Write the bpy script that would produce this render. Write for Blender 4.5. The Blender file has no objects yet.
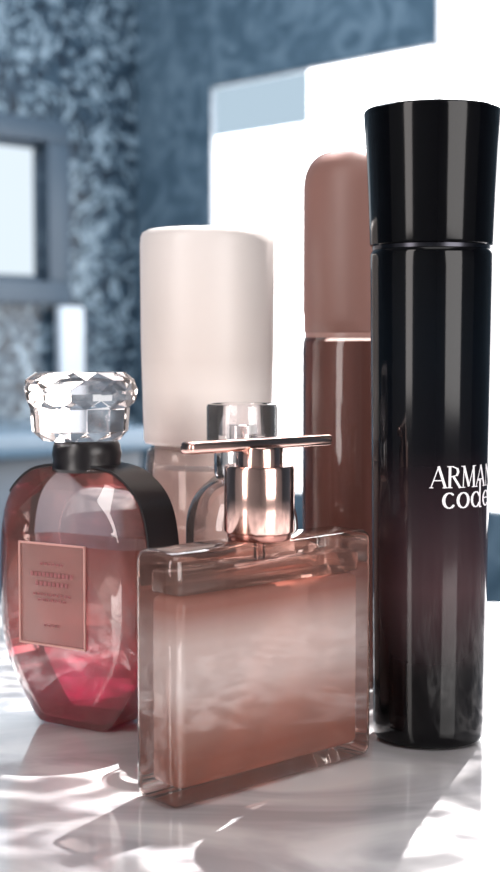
import bpy, bmesh, math, random
from mathutils import Vector, Matrix
random.seed(3)
S=bpy.context.scene
S.view_settings.view_transform='Standard'
TZ=0.85   # table top height
COL=bpy.context.collection

# ---------------------------------------------------------------- helpers
def link(o,parent=None):
    COL.objects.link(o)
    if parent: o.parent=parent
    return o
def empty(name,loc,rz=0):
    e=bpy.data.objects.new(name,None); e.empty_display_size=.02
    e.location=loc; e.rotation_euler=(0,0,rz); COL.objects.link(e); return e
def mesh(name,verts,faces,mat=None,parent=None,smooth=True,ang=35):
    m=bpy.data.meshes.new(name); m.from_pydata([tuple(v) for v in verts],[],faces)
    bm=bmesh.new(); bm.from_mesh(m)
    bmesh.ops.recalc_face_normals(bm,faces=bm.faces); bm.to_mesh(m); bm.free()
    if smooth:
        for p in m.polygons: p.use_smooth=True
        m.set_sharp_from_angle(angle=math.radians(ang))
    o=bpy.data.objects.new(name,m)
    if mat: m.materials.append(mat)
    return link(o,parent)
def lathe(name,prof,mat,parent,seg=96,loc=(0,0,0),ang=35,cx=0,cy=0):
    V=[];F=[];rings=[]
    for r,z in prof:
        if r<1e-7: rings.append([len(V)]); V.append((cx,cy,z))
        else:
            rings.append(list(range(len(V),len(V)+seg)))
            for i in range(seg):
                a=2*math.pi*i/seg; V.append((cx+r*math.cos(a),cy+r*math.sin(a),z))
    for A,B in zip(rings,rings[1:]):
        for i in range(seg):
            j=(i+1)%seg
            if len(A)==1 and len(B)==1: continue
            if len(A)==1: F.append((A[0],B[i],B[j]))
            elif len(B)==1: F.append((A[i],A[j],B[0]))
            else: F.append((A[i],A[j],B[j],B[i]))
    o=mesh(name,V,F,mat,parent,ang=ang); o.location=loc; return o
def rbox(name,sx,sy,sz,c,mat,parent=None,bev=.001,seg=4,rot=None):
    bm=bmesh.new(); bmesh.ops.create_cube(bm,size=1)
    bmesh.ops.scale(bm,vec=(sx,sy,sz),verts=bm.verts)
    if bev>0: bmesh.ops.bevel(bm,geom=bm.edges[:],offset=bev,segments=seg,profile=.5,affect='EDGES')
    if rot: bmesh.ops.rotate(bm,cent=(0,0,0),matrix=rot,verts=bm.verts)
    bmesh.ops.translate(bm,vec=c,verts=bm.verts)
    m=bpy.data.meshes.new(name); bm.to_mesh(m); bm.free()
    for p in m.polygons: p.use_smooth=True
    m.set_sharp_from_angle(angle=math.radians(35))
    m.materials.append(mat)
    return link(bpy.data.objects.new(name,m),parent)

# ---------------------------------------------------------------- materials
def newmat(n):
    m=bpy.data.materials.new(n); m.use_nodes=True
    return m,m.node_tree.nodes,m.node_tree.links
def setp(b,**k):
    for a,v in k.items():
        b.inputs[a.replace('_',' ')].default_value=v
def c4(c): return (c[0],c[1],c[2],1)
def srgb(r,g,b):
    f=lambda x:((x/255+.055)/1.055)**2.4 if x>10 else x/255/12.92
    return (f(r),f(g),f(b))
def P(n,col,rough=.4,metal=0,**k):
    m,N,L=newmat(n); b=N['Principled BSDF']
    b.inputs['Base Color'].default_value=c4(col); b.inputs['Roughness'].default_value=rough
    b.inputs['Metallic'].default_value=metal
    for a,v in k.items(): b.inputs[a.replace('_',' ')].default_value=v
    return m
def ramp_z(N,L,stops,zmax):
    t=N.new('ShaderNodeTexCoord'); s=N.new('ShaderNodeSeparateXYZ'); L.new(t.outputs['Object'],s.inputs[0])
    d=N.new('ShaderNodeMath'); d.operation='DIVIDE'; d.inputs[1].default_value=zmax; L.new(s.outputs['Z'],d.inputs[0])
    r=N.new('ShaderNodeValToRGB'); L.new(d.outputs[0],r.inputs[0])
    e=r.color_ramp.elements
    while len(e)<len(stops): e.new(.5)
    for el,(p,c) in zip(e,stops): el.position=p
    for el,(p,c) in zip(e,stops): el.color=c4(c)
    return r.outputs[0]
def grad(n,stops,zmax,rough=.3,**k):
    """colour along object Z between 0..zmax"""
    m,N,L=newmat(n); b=N['Principled BSDF']; b.inputs['Roughness'].default_value=rough
    for a,v in k.items(): b.inputs[a.replace('_',' ')].default_value=v
    L.new(ramp_z(N,L,stops,zmax),b.inputs['Base Color'])
    return m
def thinglass(n,face,edge,refl=1.0,rough=.02,blend=.35,milk=None,mf=.0,gstops=None,gz=1,mstops=None):
    """thin clear wall: tinted see-through + fresnel reflection (+ a little milkiness)"""
    m,N,L=newmat(n); N.remove(N['Principled BSDF']); out=N['Material Output']
    lw=N.new('ShaderNodeLayerWeight'); lw.inputs['Blend'].default_value=blend
    mx=N.new('ShaderNodeMix'); mx.data_type='RGBA'
    L.new(lw.outputs['Facing'],mx.inputs['Factor'])
    mx.inputs[6].default_value=c4(face); mx.inputs[7].default_value=c4(edge)
    if gstops: L.new(ramp_z(N,L,gstops,gz),mx.inputs[6])
    tr=N.new('ShaderNodeBsdfTransparent'); L.new(mx.outputs[2],tr.inputs[0])
    src=tr.outputs[0]
    if milk:
        df=N.new('ShaderNodeBsdfDiffuse'); df.inputs[0].default_value=c4(milk)
        tl=N.new('ShaderNodeBsdfTranslucent'); tl.inputs[0].default_value=c4(milk)
        if mstops:
            q=ramp_z(N,L,mstops,gz); L.new(q,df.inputs[0]); L.new(q,tl.inputs[0])
        a=N.new('ShaderNodeMixShader'); a.inputs[0].default_value=.35; L.new(df.outputs[0],a.inputs[1]); L.new(tl.outputs[0],a.inputs[2])
        b=N.new('ShaderNodeMixShader'); b.inputs[0].default_value=mf; L.new(src,b.inputs[1]); L.new(a.outputs[0],b.inputs[2]); src=b.outputs[0]
    gl=N.new('ShaderNodeBsdfGlossy'); gl.inputs['Roughness'].default_value=rough
    fr=N.new('ShaderNodeFresnel'); fr.inputs['IOR'].default_value=1.5
    mu=N.new('ShaderNodeMath'); mu.operation='MULTIPLY'; mu.inputs[1].default_value=refl; mu.use_clamp=True
    L.new(fr.outputs[0],mu.inputs[0])
    ms=N.new('ShaderNodeMixShader'); L.new(mu.outputs[0],ms.inputs[0]); L.new(src,ms.inputs[1]); L.new(gl.outputs[0],ms.inputs[2])
    L.new(ms.outputs[0],out.inputs[0]); return m
def emis(n,col,st):
    m,N,L=newmat(n); N.remove(N['Principled BSDF']); e=N.new('ShaderNodeEmission')
    e.inputs[0].default_value=c4(col); e.inputs[1].default_value=st; L.new(e.outputs[0],N['Material Output'].inputs[0]); return m

# marble
def marble():
    m,N,L=newmat('marble'); b=N['Principled BSDF']; setp(b,Roughness=.07); b.inputs['Coat Weight'].default_value=.8
    b.inputs['Coat Roughness'].default_value=.03
    t=N.new('ShaderNodeTexCoord')
    mp=N.new('ShaderNodeMapping'); mp.inputs['Rotation'].default_value=(0,0,.5); mp.inputs['Scale'].default_value=(1,1.9,1); L.new(t.outputs['Object'],mp.inputs[0])
    n2=N.new('ShaderNodeTexNoise'); n2.inputs['Scale'].default_value=11; n2.inputs['Detail'].default_value=4; n2.inputs['Distortion'].default_value=1.2; L.new(mp.outputs[0],n2.inputs['Vector'])
    r2=N.new('ShaderNodeValToRGB'); L.new(n2.outputs['Fac'],r2.inputs[0])
    r2.color_ramp.elements[0].position=.38; r2.color_ramp.elements[0].color=c4(srgb(160,157,160))
    r2.color_ramp.elements[1].position=.60; r2.color_ramp.elements[1].color=c4(srgb(208,204,204))
    L.new(r2.outputs[0],b.inputs['Base Color']); return m
def mosaic(n,dark,mid,light,scale=26):
    m,N,L=newmat(n); b=N['Principled BSDF']; setp(b,Roughness=.35)
    t=N.new('ShaderNodeTexCoord')
    n1=N.new('ShaderNodeTexNoise'); n1.inputs['Scale'].default_value=scale; n1.inputs['Detail'].default_value=1.5; n1.inputs['Distortion'].default_value=2.2
    L.new(t.outputs['Object'],n1.inputs['Vector'])
    r=N.new('ShaderNodeValToRGB'); L.new(n1.outputs['Fac'],r.inputs[0]); e=r.color_ramp.elements; e.new(.5)
    e[0].position=.38; e[1].position=.50; e[2].position=.64
    e[0].color=c4(dark); e[1].color=c4(mid); e[2].color=c4(light)
    L.new(r.outputs[0],b.inputs['Base Color']); return m

M_marble=marble()
M_wallL=mosaic('mosaic_tile',srgb(26,40,53),srgb(52,73,89),srgb(136,154,166),24)
M_wallR=mosaic('mosaic_tile_soft',srgb(74,96,112),srgb(88,110,126),srgb(108,129,144),12)
M_plain=P('plaster',srgb(188,187,187),.8)
M_floor=P('floor_tile',srgb(100,112,124),.3)
M_frame=P('window_frame_paint',srgb(62,78,93),.5)
M_framew=P('window_bead_white',srgb(225,228,232),.5)
M_pane=emis('frosted_daylight',(1,.99,1),5.0)
M_pane2=emis('frosted_daylight_dim',srgb(186,208,224),1.0)
M_paneL=emis('frosted_daylight_cool',srgb(225,238,248),1.1)

# ---------------------------------------------------------------- room (square room standing diagonally to the table)
C=Vector((-.24,3.0,0)); e1=Vector((.7071,-.7071,0)); e2=Vector((-.7071,-.7071,0)); H=2.5
L1,L2=4.6,4.0
def wall_panel(name,org,d,nrm,length,holes,mat,th=.12):
    """wall along d from org, outward thickness along nrm, holes=[(s0,s1,z0,z1)]"""
    xs=sorted({0,length}|{h[0] for h in holes}|{h[1] for h in holes})
    zs=sorted({0,H}|{h[2] for h in holes}|{h[3] for h in holes})
    V=[];F=[]
    def box(a,b,c,e):
        i=len(V)
        for z in (c,e):
            for q in (0,th):
                for s in (a,b): V.append(org+d*s+nrm*q+Vector((0,0,z)))
        for f in ((0,1,3,2),(4,6,7,5),(0,4,5,1),(2,3,7,6),(0,2,6,4),(1,5,7,3)): F.append(tuple(i+k for k in f))
    for a,b in zip(xs,xs[1:]):
        for c,e in zip(zs,zs[1:]):
            m=((a+b)/2,(c+e)/2)
            if any(h[0]<m[0]<h[1] and h[2]<m[1]<h[3] for h in holes): continue
            box(a,b,c,e)
    return mesh(name,V,F,mat,None,smooth=False)
n_r=-e2; n_l=-e1
wall_panel('wall_right',C,e1,n_r,L1,[(.225,.79,.70,1.50),(.79,1.9,.70,2.2)],M_wallR)
wall_panel('wall_left',C,e2,n_l,L2,[(.25,.95,1.11,1.385)],M_wallL)
wall_panel('wall_front',C+e2*L2,e1,e2,L1,[],M_plain)
wall_panel('wall_side',C+e1*L1,e2,e1,L2,[],M_plain)
A,B_,D_,E_=C,C+e1*L1,C+e1*L1+e2*L2,C+e2*L2
def slab(name,z0,z1,mat):
    V=[Vector((p.x,p.y,z)) for z in (z0,z1) for p in (A,B_,D_,E_)]
    return mesh(name,V,[(0,1,2,3),(4,5,6,7),(0,1,5,4),(1,2,6,5),(2,3,7,6),(3,0,4,7)],mat,None,smooth=False)
slab('floor',-.1,0,M_floor); slab('ceiling',H,H+.1,M_plain)
def rot_of(d): return Matrix.Rotation(math.atan2(d.y,d.x),3,'Z')
def window(name,org,d,nrm,s0,s1,z0,z1,pm,bars,fw=.03,sheer=None,fm=None):
    fm=fm or M_frame
    root=empty(name,(0,0,0))
    R=rot_of(d)
    def bx(nm,a,b,c,e,q,th,mat,bev=.003):
        cc=org+d*((a+b)/2)+nrm*q+Vector((0,0,(c+e)/2)); rbox(nm,b-a,th,e-c,cc,mat,root,bev,2,R)
    bx('frosted_pane',s0,s1,z0,z1,.022,.006,pm,0)
    bx('frame_bottom',s0,s1,z0,z0+fw,.008,.012,fm); bx('frame_top',s0,s1,z1-fw,z1,.008,.012,fm)
    bx('frame_a',s0,s0+fw,z0+fw,z1-fw,.008,.012,fm); bx('frame_b',s1-fw,s1,z0+fw,z1-fw,.008,.012,fm)
    for k,s in enumerate(bars): bx('mullion_%d'%k,s-.012,s+.012,z0+fw,z1-fw,.008,.012,fm)
    if sheer: bx('upper_blind',s0+.001,s0+(s1-s0)*.45,z1-sheer,z1-fw,.014,.004,M_pane2,0)
    return root
window('window_1',C,e1,n_r,.226,.7895,.70,1.50,M_pane,[],.004,sheer=.10,fm=M_framew)
window('window_2',C,e1,n_r,.7905,1.9,.70,2.2,M_pane,[1.5],.004,fm=M_framew)
window('window_3',C,e2,n_l,.25,.95,1.11,1.385,M_paneL,[.6],.012)
# casing trim round left window
R2=rot_of(e2)
tr=empty('trim_1',(0,0,0))
def tb(nm,a,b,c,e,mat=M_frame,par=tr,q=-.012,th=.024):
    rbox(nm,b-a,th,e-c,C+e2*((a+b)/2)+n_l*q+Vector((0,0,(c+e)/2)),mat,par,.003,2,R2)
tb('casing_top',.195,1.0,1.385,1.43); tb('casing_bottom',.195,1.0,1.065,1.11); tb('casing_side',.195,.25,1.11,1.385)
# towel under the little window
tw=empty('hand_towel',(0,0,0))
tb('towel_cloth',.175,.235,.90,1.06,P('towel_cotton',srgb(205,215,225),.9),tw,-.03,.02)
# vanity against left wall
va=empty('bathroom_vanity',(0,0,0))
def vb(nm,a,b,q0,q1,z0,z1,mat):
    rbox(nm,b-a,q1-q0,z1-z0,C+e2*((a+b)/2)-n_l*((q0+q1)/2)+Vector((0,0,(z0+z1)/2)),mat,va,.004,2,R2)
vb('cabinet',.35,2.0,.02,.42,0,.80,P('vanity_paint',srgb(60,76,92),.4))
vb('countertop',.33,2.02,.01,.45,.80,.84,P('vanity_stone',srgb(92,114,132),.2))

# ---------------------------------------------------------------- table
tbl=empty('marble_table',(0,0,0))
rbox('tabletop',1.5,.72,.03,(0,.32,TZ-.015),M_marble,tbl,.004,3)
M_leg=P('table_leg_metal',srgb(60,62,66),.35,.8)
for i,(x,y) in enumerate(((-.7,.0),(.7,.0),(-.7,.64),(.7,.64))):
    rbox('leg_%d'%i,.035,.035,TZ-.03,(x,y,(TZ-.03)/2),M_leg,tbl,.003,2)

# ---------------------------------------------------------------- front flat bottle
PE=srgb(236,190,176)
M_shell=thinglass('clear_pink_glass',(.99,.96,.94),(.90,.70,.63),1.5,.02,.3,milk=PE,mf=.06)
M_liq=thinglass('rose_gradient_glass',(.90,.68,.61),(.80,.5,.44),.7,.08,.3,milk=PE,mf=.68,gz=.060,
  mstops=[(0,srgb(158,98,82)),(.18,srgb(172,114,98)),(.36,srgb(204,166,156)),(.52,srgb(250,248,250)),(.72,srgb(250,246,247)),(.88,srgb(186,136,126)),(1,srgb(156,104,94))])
M_rose=P('rose_gold',srgb(220,182,170),.14,1)
M_rosed=P('rose_gold_dark',srgb(170,122,112),.25,1)
fb=empty('flat_perfume_bottle',(.0027,.3987,TZ),math.radians(42.6))
W,T,HH=.0785,.018,.0692
rbox('glass_body',W,T,HH,(0,0,HH/2),M_shell,fb,.0035,5)
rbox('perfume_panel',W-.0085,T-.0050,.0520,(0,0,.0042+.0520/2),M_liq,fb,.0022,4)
rbox('liquid_top',W-.0087,T-.0052,.0062,(0,0,.0600),thinglass('liquid_clear',(.95,.80,.75),(.84,.62,.56),1.2,milk=srgb(210,156,142),mf=.16),fb,.001,3)
lathe('dip_tube',[(0,.0635),(.0016,.0635),(.0016,.0690),(0,.0690)],thinglass('tube',(.9,.8,.78),(.8,.7,.68),1.2),fb,24)
lathe('neck_ring',[(0,.0690),(.0088,.0690),(.0092,.0696),(.0092,.0710),(.0085,.0716),(0,.0716)],M_rosed,fb)
lathe('pump_collar',[(0,.0712),(.0099,.0712),(.0101,.0717),(.0101,.0895),(.0098,.0902),(.0070,.0903),(0,.0903)],M_rose,fb)
lathe('pump_head',[(0,.0900),(.0068,.0900),(.0068,.0950),(.0065,.0955),(0,.0955)],M_rose,fb)
rbox('spray_bar',.0555,.0052,.0034,(0,0,.0963),M_rose,fb,.0012,3)

# ---------------------------------------------------------------- tall dark bottle
M_cap=P('black_gloss_cap',srgb(4,4,6),.10,0,Specular_IOR_Level=.22)
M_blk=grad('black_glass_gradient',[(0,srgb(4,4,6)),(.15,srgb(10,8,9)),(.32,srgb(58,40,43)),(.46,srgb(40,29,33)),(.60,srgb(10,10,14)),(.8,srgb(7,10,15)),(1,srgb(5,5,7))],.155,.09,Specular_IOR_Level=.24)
tb2=empty('tall_spray_bottle',(.0568,.44,TZ))
def rr(z): # body radius
    return .0175+(.0193-.0175)*(z/.155)
prof=[(0,.0003),(.0155,.0003),(.0168,.0009),(.0174,.0022)]+[(rr(z),z) for z in (.006,.03,.06,.09,.12,.148,.1525)]+[(.0189,.1537),(.0186,.1540),(0,.1540)]
lathe('bottle_body',prof,M_blk,tb2,128)
lathe('seam_ring',[(0,.1538),(.0186,.1538),(.0186,.1554),(0,.1554)],P('seam_metal',srgb(60,60,66),.25,1),tb2,96)
lathe('cap',[(0,.1552),(.0188,.1552),(.0193,.1556),(.0194,.1562),(.0199,.170),(.0206,.185),(.0214,.1958),(.0213,.1966),(.0209,.1970),(0,.1970)],M_cap,tb2,128)
# lettering : serif strokes wrapped on the cylinder
GL={'A':(.72,[((.0,0),(.36,1),.05),((.36,1),(.70,0),.13),((.14,.34),(.56,.34),.05),((-.06,0),(.10,0),.04),((.58,0),(.80,0),.04)]),
'R':(.66,[((.12,0),(.12,1),.13),((.0,0),(.24,0),.04),((.0,1),(.3,1),.04),((.3,.98),(.5,.90),.06),((.5,.9),(.55,.74),.12),((.55,.74),(.48,.58),.12),((.48,.58),(.12,.5),.05),((.32,.5),(.66,0),.12),((.6,0),(.74,0),.04)]),
'M':(.86,[((.10,0),(.14,1),.05),((.14,1),(.44,.05),.13),((.44,.05),(.74,1),.05),((.74,1),(.78,0),.13),((.0,0),(.2,0),.04),((.66,0),(.9,0),.04),((.0,1),(.14,1),.04),((.74,1),(.88,1),.04)]),
'N':(.78,[((.12,0),(.12,1),.05),((.12,1),(.66,0),.13),((.66,0),(.66,1),.05),((.02,0),(.22,0),.04),((.56,1),(.76,1),.04)]),
'I':(.28,[((.12,0),(.12,1),.13),((.0,0),(.24,0),.04),((.0,1),(.24,1),.04)])}
def arc(cx,cy,rx,ry,a0,a1,n,wt,wn):
    o=[]
    for i in range(n):
        p=[math.radians(a0+(a1-a0)*k/n) for k in (i,i+1)]
        m=(p[0]+p[1])/2; w=wn+(wt-wn)*abs(math.cos(m))
        o.append(((cx+rx*math.cos(p[0]),cy+ry*math.sin(p[0])),(cx+rx*math.cos(p[1]),cy+ry*math.sin(p[1])),w))
    return o
GL['c']=(.46,arc(.25,.3,.2,.28,50,320,12,.11,.03))
GL['o']=(.54,arc(.26,.3,.21,.28,0,360,16,.11,.03))
GL['d']=(.58,arc(.24,.3,.2,.28,30,330,14,.11,.03)+[((.46,0),(.46,1.0),.09),((.36,1),(.46,1),.04),((.46,0),(.56,0),.04)])
GL['e']=(.50,arc(.25,.3,.2,.28,0,315,14,.11,.03)+[((.07,.32),(.45,.32),.04)])
def lettering(name,txt,size,z0,ang0,squash,mat,par,sp=.08):
    tot=sum(GL[c][0]+sp for c in txt)*squash*size
    x=-tot/2; V=[];F=[]
    for ch in txt:
        w,st=GL[ch]
        for (p,q,wd) in st:
            p=Vector(p);q=Vector(q);d=(q-p); n=Vector((-d.y,d.x)).normalized()*wd/2
            ee=d.normalized()*.02
            K=6; base=len(V)
            for k in range(K+1):
                c=(p-ee)+(q-p+2*ee)*k/K
                for s in (1,-1):
                    u=c+n*s; X=x+u.x*size*squash; Z=z0+u.y*size
                    R=rr(Z)+.00012; a=ang0+X/R
                    V.append((R*math.sin(a),-R*math.cos(a),Z))
            for k in range(K): F.append((base+2*k,base+2*k+1,base+2*k+3,base+2*k+2))
        x+=(w+sp)*size*squash
    return mesh(name,V,F,mat,par,smooth=False)
M_ink=P('white_print',srgb(225,222,225),.5,0)
lettering('print_line_1','ARMANI',.0064,.0814,math.radians(37),.98,M_ink,tb2)
lettering('print_line_2','code',.0082,.0750,math.radians(36),1.1,M_ink,tb2,.05)

# ---------------------------------------------------------------- white capped bottle
wb=empty('white_capped_bottle',(-.0151,.50,TZ))
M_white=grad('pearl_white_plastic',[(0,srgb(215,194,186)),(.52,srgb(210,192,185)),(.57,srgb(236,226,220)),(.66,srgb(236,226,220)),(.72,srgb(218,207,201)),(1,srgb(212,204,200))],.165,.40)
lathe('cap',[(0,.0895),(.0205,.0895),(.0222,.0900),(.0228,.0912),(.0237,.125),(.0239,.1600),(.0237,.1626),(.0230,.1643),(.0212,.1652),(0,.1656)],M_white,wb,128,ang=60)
lathe('neck_band',[(0,.083),(.0190,.083),(.0190,.0895),(0,.0895)],P('blush_neck',srgb(246,230,224),.3),wb)
lathe('bottle_body',[(0,.0003),(.0205,.0003),(.0222,.0015),(.0225,.004),(.0225,.082),(.0218,.0870),(.0205,.0885),(0,.0890)],thinglass('rose_clear_glass',(.99,.96,.95),(.94,.86,.84),1.5,.02,.35,milk=srgb(246,228,222),mf=.24),wb,128)
lathe('lotion_inside',[(0,.003),(.0188,.003),(.0198,.005),(.0198,.078),(.0186,.081),(0,.081)],P('blush_lotion',srgb(246,226,218),.35,0,Coat_Weight=.4),wb,96)

# ---------------------------------------------------------------- brown bottle
bb=empty('body_mist_bottle',(.0409,.52,TZ))
dome=[(.0212*math.cos(math.radians(t))**.45 if t<90 else 0,.182+.014*math.sin(math.radians(t))) for t in range(0,91,5)]
lathe('cap',[(0,.129),(.0200,.129),(.0208,.1295),(.0210,.136),(.0212,.137)]+[(.0212,.16)]+dome,P('mauve_plastic',srgb(130,95,87),.45),bb,128,ang=60)
lathe('shoulder_ring',[(0,.1275),(.0206,.1275),(.0206,.1292),(0,.1292)],P('ring_pink',srgb(160,124,116),.3),bb)
lathe('bottle_body',[(0,.0003),(.0195,.0003),(.0212,.0018),(.0214,.005),(.0214,.1235),(.0211,.1265),(.0206,.1276),(0,.1278)],thinglass('amber_glass',(.89,.77,.73),(.72,.55,.52),1.0,.05,.4,milk=srgb(140,98,90),mf=.30),bb,128)
lathe('mist_inside',[(0,.003),(.0195,.003),(.0204,.005),(.0204,.1262),(0,.1265)],P('amber_mist',srgb(130,92,86),.4),bb,96)

# ---------------------------------------------------------------- small clear bottle
M_clear=thinglass('clear_glass',(.98,.96,.96),(.84,.80,.81),1.4,.02,.4,milk=(.9,.86,.86),mf=.07)
sb=empty('mini_glass_perfume',(-.0026,.446,TZ))
lathe('clear_cap',[(0,.0925),(.0105,.0925),(.0113,.0932),(.0113,.1050),(.0110,.1058),(.0098,.106),(.0094,.1052),(.0094,.0960),(0,.0958)],M_clear,sb,64)
M_silver=P('polished_silver',(.85,.82,.82),.15,1)
lathe('atomiser',[(0,.0830),(.0062,.0830),(.0062,.0905),(.0050,.0910),(.0050,.0990),(.0046,.0995),(0,.0995)],M_silver,sb,48)
lathe('neck_collar',[(0,.0830),(.0086,.0830),(.0090,.0838),(.0090,.0915),(.0084,.0924),(0,.0924)],M_silver,sb,64)
sh=[(.0180*math.cos(math.radians(t))**.7 if t<90 else 0,.066+.0172*math.sin(math.radians(t))) for t in range(0,61,6)]
lathe('glass_body',[(0,.0003),(.0150,.0003),(.0174,.0018),(.0180,.005)]+sh+[(.0085,.0832),(0,.0834)],thinglass('clear_glass_warm',(.98,.94,.93),(.84,.74,.72),1.5,.02,.4,milk=srgb(236,210,204),mf=.10),sb,96,ang=60)
lathe('perfume',[(0,.003),(.0145,.003),(.0155,.005),(.0155,.060),(0,.0602)],P('blush_juice',srgb(230,194,184),.15,0),sb,64)

# ---------------------------------------------------------------- round faceted-cap bottle
gb=empty('faceted_cap_perfume',(-.0535,.4580,TZ),math.radians(-32))
ctrl=[(0,0),(.0105,0),(.0165,.0030),(.0272,.0200),(.0302,.0340),(.0302,.0590),(.0270,.0735),(.0190,.0818),(.0105,.0846),(0,.085)]
def catmull(pts,n=6):
    o=[]
    for i in range(len(pts)-1):
        p0=Vector(pts[max(i-1,0)]);p1=Vector(pts[i]);p2=Vector(pts[i+1]);p3=Vector(pts[min(i+2,len(pts)-1)])
        if i in(0,): o.append(p1.copy()); continue
        for k in range(n):
            t=k/n; o.append(.5*((2*p1)+(p2-p0)*t+(2*p0-5*p1+4*p2-p3)*t*t+(-p0+3*p1-3*p2+p3)*t**3))
    o.append(Vector(pts[-1])); return o
half=catmull(ctrl)
outline=[(p.x,max(p.y,0)) for p in half]+[(-p.x,max(p.y,0)) for p in reversed(half[1:-1])]
def flask(name,rings,mat,par,zc=.0425,zclip=None,zlow=None):
    V=[];F=[];n=len(outline)
    for v,sc in rings:
        for (x,z) in outline:
            zz=zc+(z-zc)*sc
            if zclip is not None: zz=min(zz,zclip)
            if zlow is not None: zz=max(zz,zlow)
            V.append((x*sc,v,zz+.0002))
    for k in range(len(rings)-1):
        for i in range(n):
            j=(i+1)%n; F.append((k*n+i,k*n+j,(k+1)*n+j,(k+1)*n+i))
    F.append(tuple(range(n))); F.append(tuple(range((len(rings)-1)*n,len(rings)*n)))
    return mesh(name,V,F,mat,par,ang=28)
flask('glass_body',[(-.0135,.78),(-.0130,.82),(-.0095,.97),(-.0085,1),(.0085,1),(.0095,.97),(.0130,.82),(.0135,.78)],
      thinglass('pink_tint_glass',(.98,.92,.90),(.88,.60,.60),1.8,.02,.3,milk=srgb(232,190,180),mf=.07),gb)
gst=[(0,(.84,.08,.30)),(.20,(.88,.26,.42)),(.45,(.92,.62,.60)),(.85,(.94,.76,.70)),(1,(.78,.46,.44))]
mst=[(0,srgb(238,16,104)),(.22,srgb(226,40,108)),(.42,srgb(190,96,104)),(.85,srgb(204,140,126)),(1,srgb(170,90,86))]
M_pink=thinglass('magenta_to_peach_juice',(1,1,1),(.90,.16,.40),.9,.02,.30,milk=srgb(222,90,130),mf=.33,gstops=gst,gz=.062,mstops=mst)
flask('perfume_liquid',[(-.0126,.76),(-.0121,.79),(-.0086,.935),(-.0078,.955),(.0078,.955),(.0086,.935),(.0121,.79),(.0126,.76)],M_pink,gb,zclip=.0600)
# label
M_lab=thinglass('sheer_label',(.90,.78,.76),(.8,.6,.6),.8,.2,milk=srgb(206,160,152),mf=.30); M_labf=P('label_rose_edge',srgb(196,150,142),.3,.2); M_labt=P('label_ink',srgb(140,84,86),.4)
def lb(nm,cx,cz,w,h,mat,y=-.0139,t=.0005): rbox(nm,w,t,h,(cx,y,cz),mat,gb,0)
LX=-.0035; LZ=.0440
lb('label_plate',LX,LZ,.0270,.0330,M_lab)
for nm,cx,cz,w,h in (('edge_top',LX,LZ+.0165,.0275,.0006),('edge_bottom',LX,LZ-.0165,.0275,.0006),('edge_a',LX-.0135,LZ,.0006,.0330),('edge_b',LX+.0135,LZ,.0006,.0330)):
    lb('label_'+nm,cx,cz,w,h,M_labf,-.0141,.0006)
for i,(w,z,h) in enumerate(((.010,.0540,.0007),(.018,.0505,.0014),(.014,.0475,.0014),(.016,.0440,.0007),(.012,.0422,.0007),(.007,.0340,.0007))):
    k=max(3,int(w/.0016))
    for j in range(k):   # letter-like dashes
        lb('label_print_%d_%d'%(i,j),LX-w/2+w*(j+.5)/k,z,w/k*.62,h,M_labt,-.0143,.0002)
# black ribbon running over both shoulders
M_rib=P('black_satin',srgb(16,12,15),.32,0)
def ribbon(name,hw,sc):
    V=[];F=[]
    right=[(x,z) for x,z in outline if x>=0 and z>.020]; left=[(x,z) for x,z in outline if x<0 and z>.074]
    pts=right+left
    for (x,z) in pts:
        q=Vector((x,z-.0425)); l=q.length
        q2=q*((l+.0002)/l); q=q*((l+sc)/l)
        for v in (-hw,hw): V.append((q.x,v,q.y+.0427))
        for v in (-hw,hw): V.append((q2.x,v,q2.y+.0427))
    for i in range(len(pts)-1):
        a=i*4;b=a+4
        F+=[(a,a+1,b+1,b),(a,b,b+2,a+2),(a+1,a+3,b+3,b+1)]
    return mesh(name,V,F,M_rib,gb,ang=50)
ribbon('ribbon_band',.0082,.0010)
lathe('ribbon_wrap',[(0,.0835),(.0112,.0835),(.0116,.0845),(.0110,.0868),(.0114,.0890),(.0108,.0925),(.0100,.0935),(0,.0936)],M_rib,gb,64)
# faceted crystal stopper
def gem(name,rings,n,mat,par,tw=.5):
    V=[];F=[];R=[]
    for k,(r,z,t) in enumerate(rings):
        R.append(list(range(len(V),len(V)+n)))
        for i in range(n):
            a=2*math.pi*(i+t)/n; V.append((r*math.cos(a),r*math.sin(a),z))
    for k in range(len(R)-1):
        A_,B2=R[k],R[k+1]; t0,t1=rings[k][2],rings[k+1][2]
        for i in range(n):
            j=(i+1)%n
            if t0==t1: F.append((A_[i],A_[j],B2[j],B2[i]))
            elif t1>t0: F+=[(A_[i],A_[j],B2[i]),(A_[j],B2[j],B2[i])]
            else: F+=[(A_[i],A_[j],B2[j]),(A_[i],B2[j],B2[i])]
    F.append(tuple(R[0])); F.append(tuple(R[-1]))
    return mesh(name,V,F,mat,par,smooth=False)
M_cry=P('crystal',(1,.90,.86),.02,0,Transmission_Weight=.97,IOR=1.5)
gem('crystal_stopper',[(.0130,.0936,0),(.0158,.0965,.5),(.0164,.1040,.5),(.0184,.1068,0),(.0189,.1100,0),(.0179,.1133,.5),(.0148,.1158,0)],12,M_cry,gb).location=(-.0026,.0,0)

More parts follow.
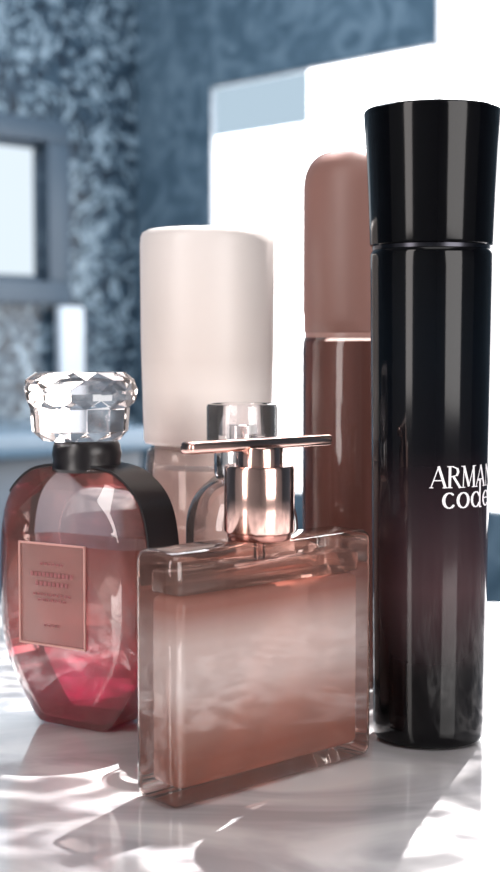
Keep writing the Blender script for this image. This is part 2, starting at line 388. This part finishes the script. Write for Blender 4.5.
# ---------------------------------------------------------------- lights
def area(name,loc,tgt,sx,sy,pw,col):
    l=bpy.data.lights.new(name,'AREA'); l.shape='RECTANGLE'; l.size=sx; l.size_y=sy; l.energy=pw; l.color=col
    o=bpy.data.objects.new(name,l); o.location=loc
    o.rotation_euler=(Vector(tgt)-Vector(loc)).to_track_quat('-Z','Y').to_euler(); COL.objects.link(o); return o
area('added_warm_fill',(-.85,-.35,TZ+.5),(0,.45,TZ+.08),.30,1.0,8,(1,.93,.90))  # unseen warm fill added at left front, gives tall soft highlights
area('added_right_fill',(.65,-.45,TZ+.32),(.0,.42,TZ+.05),.6,.6,8,(1,.96,.94))  # added soft source at right front, brightens the flat bottle's face
area('added_cool_fill',(.0,1.7,2.4),(0,1.9,0),1.4,1.0,34,(.80,.90,1))  # unseen cool overhead fill, added to light the far walls
area('added_near_fill',(.2,-.3,2.4),(.2,-.2,0),1.2,1.2,10,(1,.98,.97))  # extra overhead fill by the camera, added to lift dark reflections
area('window_daylight',(.55,1.9,1.9),(0,.45,TZ),.7,.8,28,(.94,.97,1))
# rippled sunlight (water/glass caustics) falling steeply through the window side
sp=bpy.data.lights.new('rippled_sunlight','SPOT'); sp.energy=900; sp.spot_size=math.radians(40); sp.spot_blend=.4; sp.shadow_soft_size=.003; sp.color=(1,.98,.96)
so=bpy.data.objects.new('rippled_sunlight',sp); so.location=(.30,1.0,TZ+1.25)
so.rotation_euler=(Vector((-.02,.36,TZ))-so.location).to_track_quat('-Z','Y').to_euler(); COL.objects.link(so)
sp.use_nodes=True; N=sp.node_tree.nodes; L=sp.node_tree.links; em=N['Emission']
tc=N.new('ShaderNodeTexCoord')
mp=N.new('ShaderNodeMapping'); mp.inputs['Rotation'].default_value=(0,0,.5); mp.inputs['Scale'].default_value=(1.0,1.5,.01); L.new(tc.outputs['Normal'],mp.inputs[0])
n1=N.new('ShaderNodeTexNoise'); n1.inputs['Scale'].default_value=34; n1.inputs['Detail'].default_value=2; L.new(mp.outputs[0],n1.inputs['Vector'])
mv=N.new('ShaderNodeMix'); mv.data_type='VECTOR'; mv.inputs['Factor'].default_value=.06; L.new(mp.outputs[0],mv.inputs[4]); L.new(n1.outputs['Color'],mv.inputs[5])
vo=N.new('ShaderNodeTexVoronoi'); vo.feature='DISTANCE_TO_EDGE'; vo.inputs['Scale'].default_value=54; L.new(mv.outputs[1],vo.inputs['Vector'])
r=N.new('ShaderNodeValToRGB'); L.new(vo.outputs['Distance'],r.inputs[0])
r.color_ramp.elements[0].position=0; r.color_ramp.elements[0].color=(1,1,1,1); r.color_ramp.elements[1].position=.15; r.color_ramp.elements[1].color=(.05,.05,.05,1)
n3=N.new('ShaderNodeTexNoise'); n3.inputs['Scale'].default_value=16; L.new(mp.outputs[0],n3.inputs['Vector'])
r3=N.new('ShaderNodeValToRGB'); L.new(n3.outputs['Fac'],r3.inputs[0]); r3.color_ramp.elements[0].position=.34; r3.color_ramp.elements[1].position=.56
r3.color_ramp.elements[0].color=(.15,.15,.15,1)
mm=N.new('ShaderNodeMath'); mm.operation='MULTIPLY'; L.new(r.outputs[0],mm.inputs[0]); L.new(r3.outputs[0],mm.inputs[1])
L.new(mm.outputs[0],em.inputs['Strength'])

w=bpy.data.worlds.new('World'); S.world=w; w.use_nodes=True
w.node_tree.nodes['Background'].inputs[0].default_value=(.75,.85,1,1); w.node_tree.nodes['Background'].inputs[1].default_value=.6

# ---------------------------------------------------------------- camera
cam=bpy.data.cameras.new('Camera'); co=bpy.data.objects.new('Camera',cam); COL.objects.link(co)
co.location=(0,0,TZ+.123); co.rotation_euler=(math.radians(90-3.516),0,0)
cam.sensor_fit='VERTICAL'; cam.sensor_height=24; cam.lens=1400/872*24; cam.clip_start=.01
cam.dof.use_dof=True; cam.dof.focus_distance=.42; cam.dof.aperture_fstop=10
S.camera=co
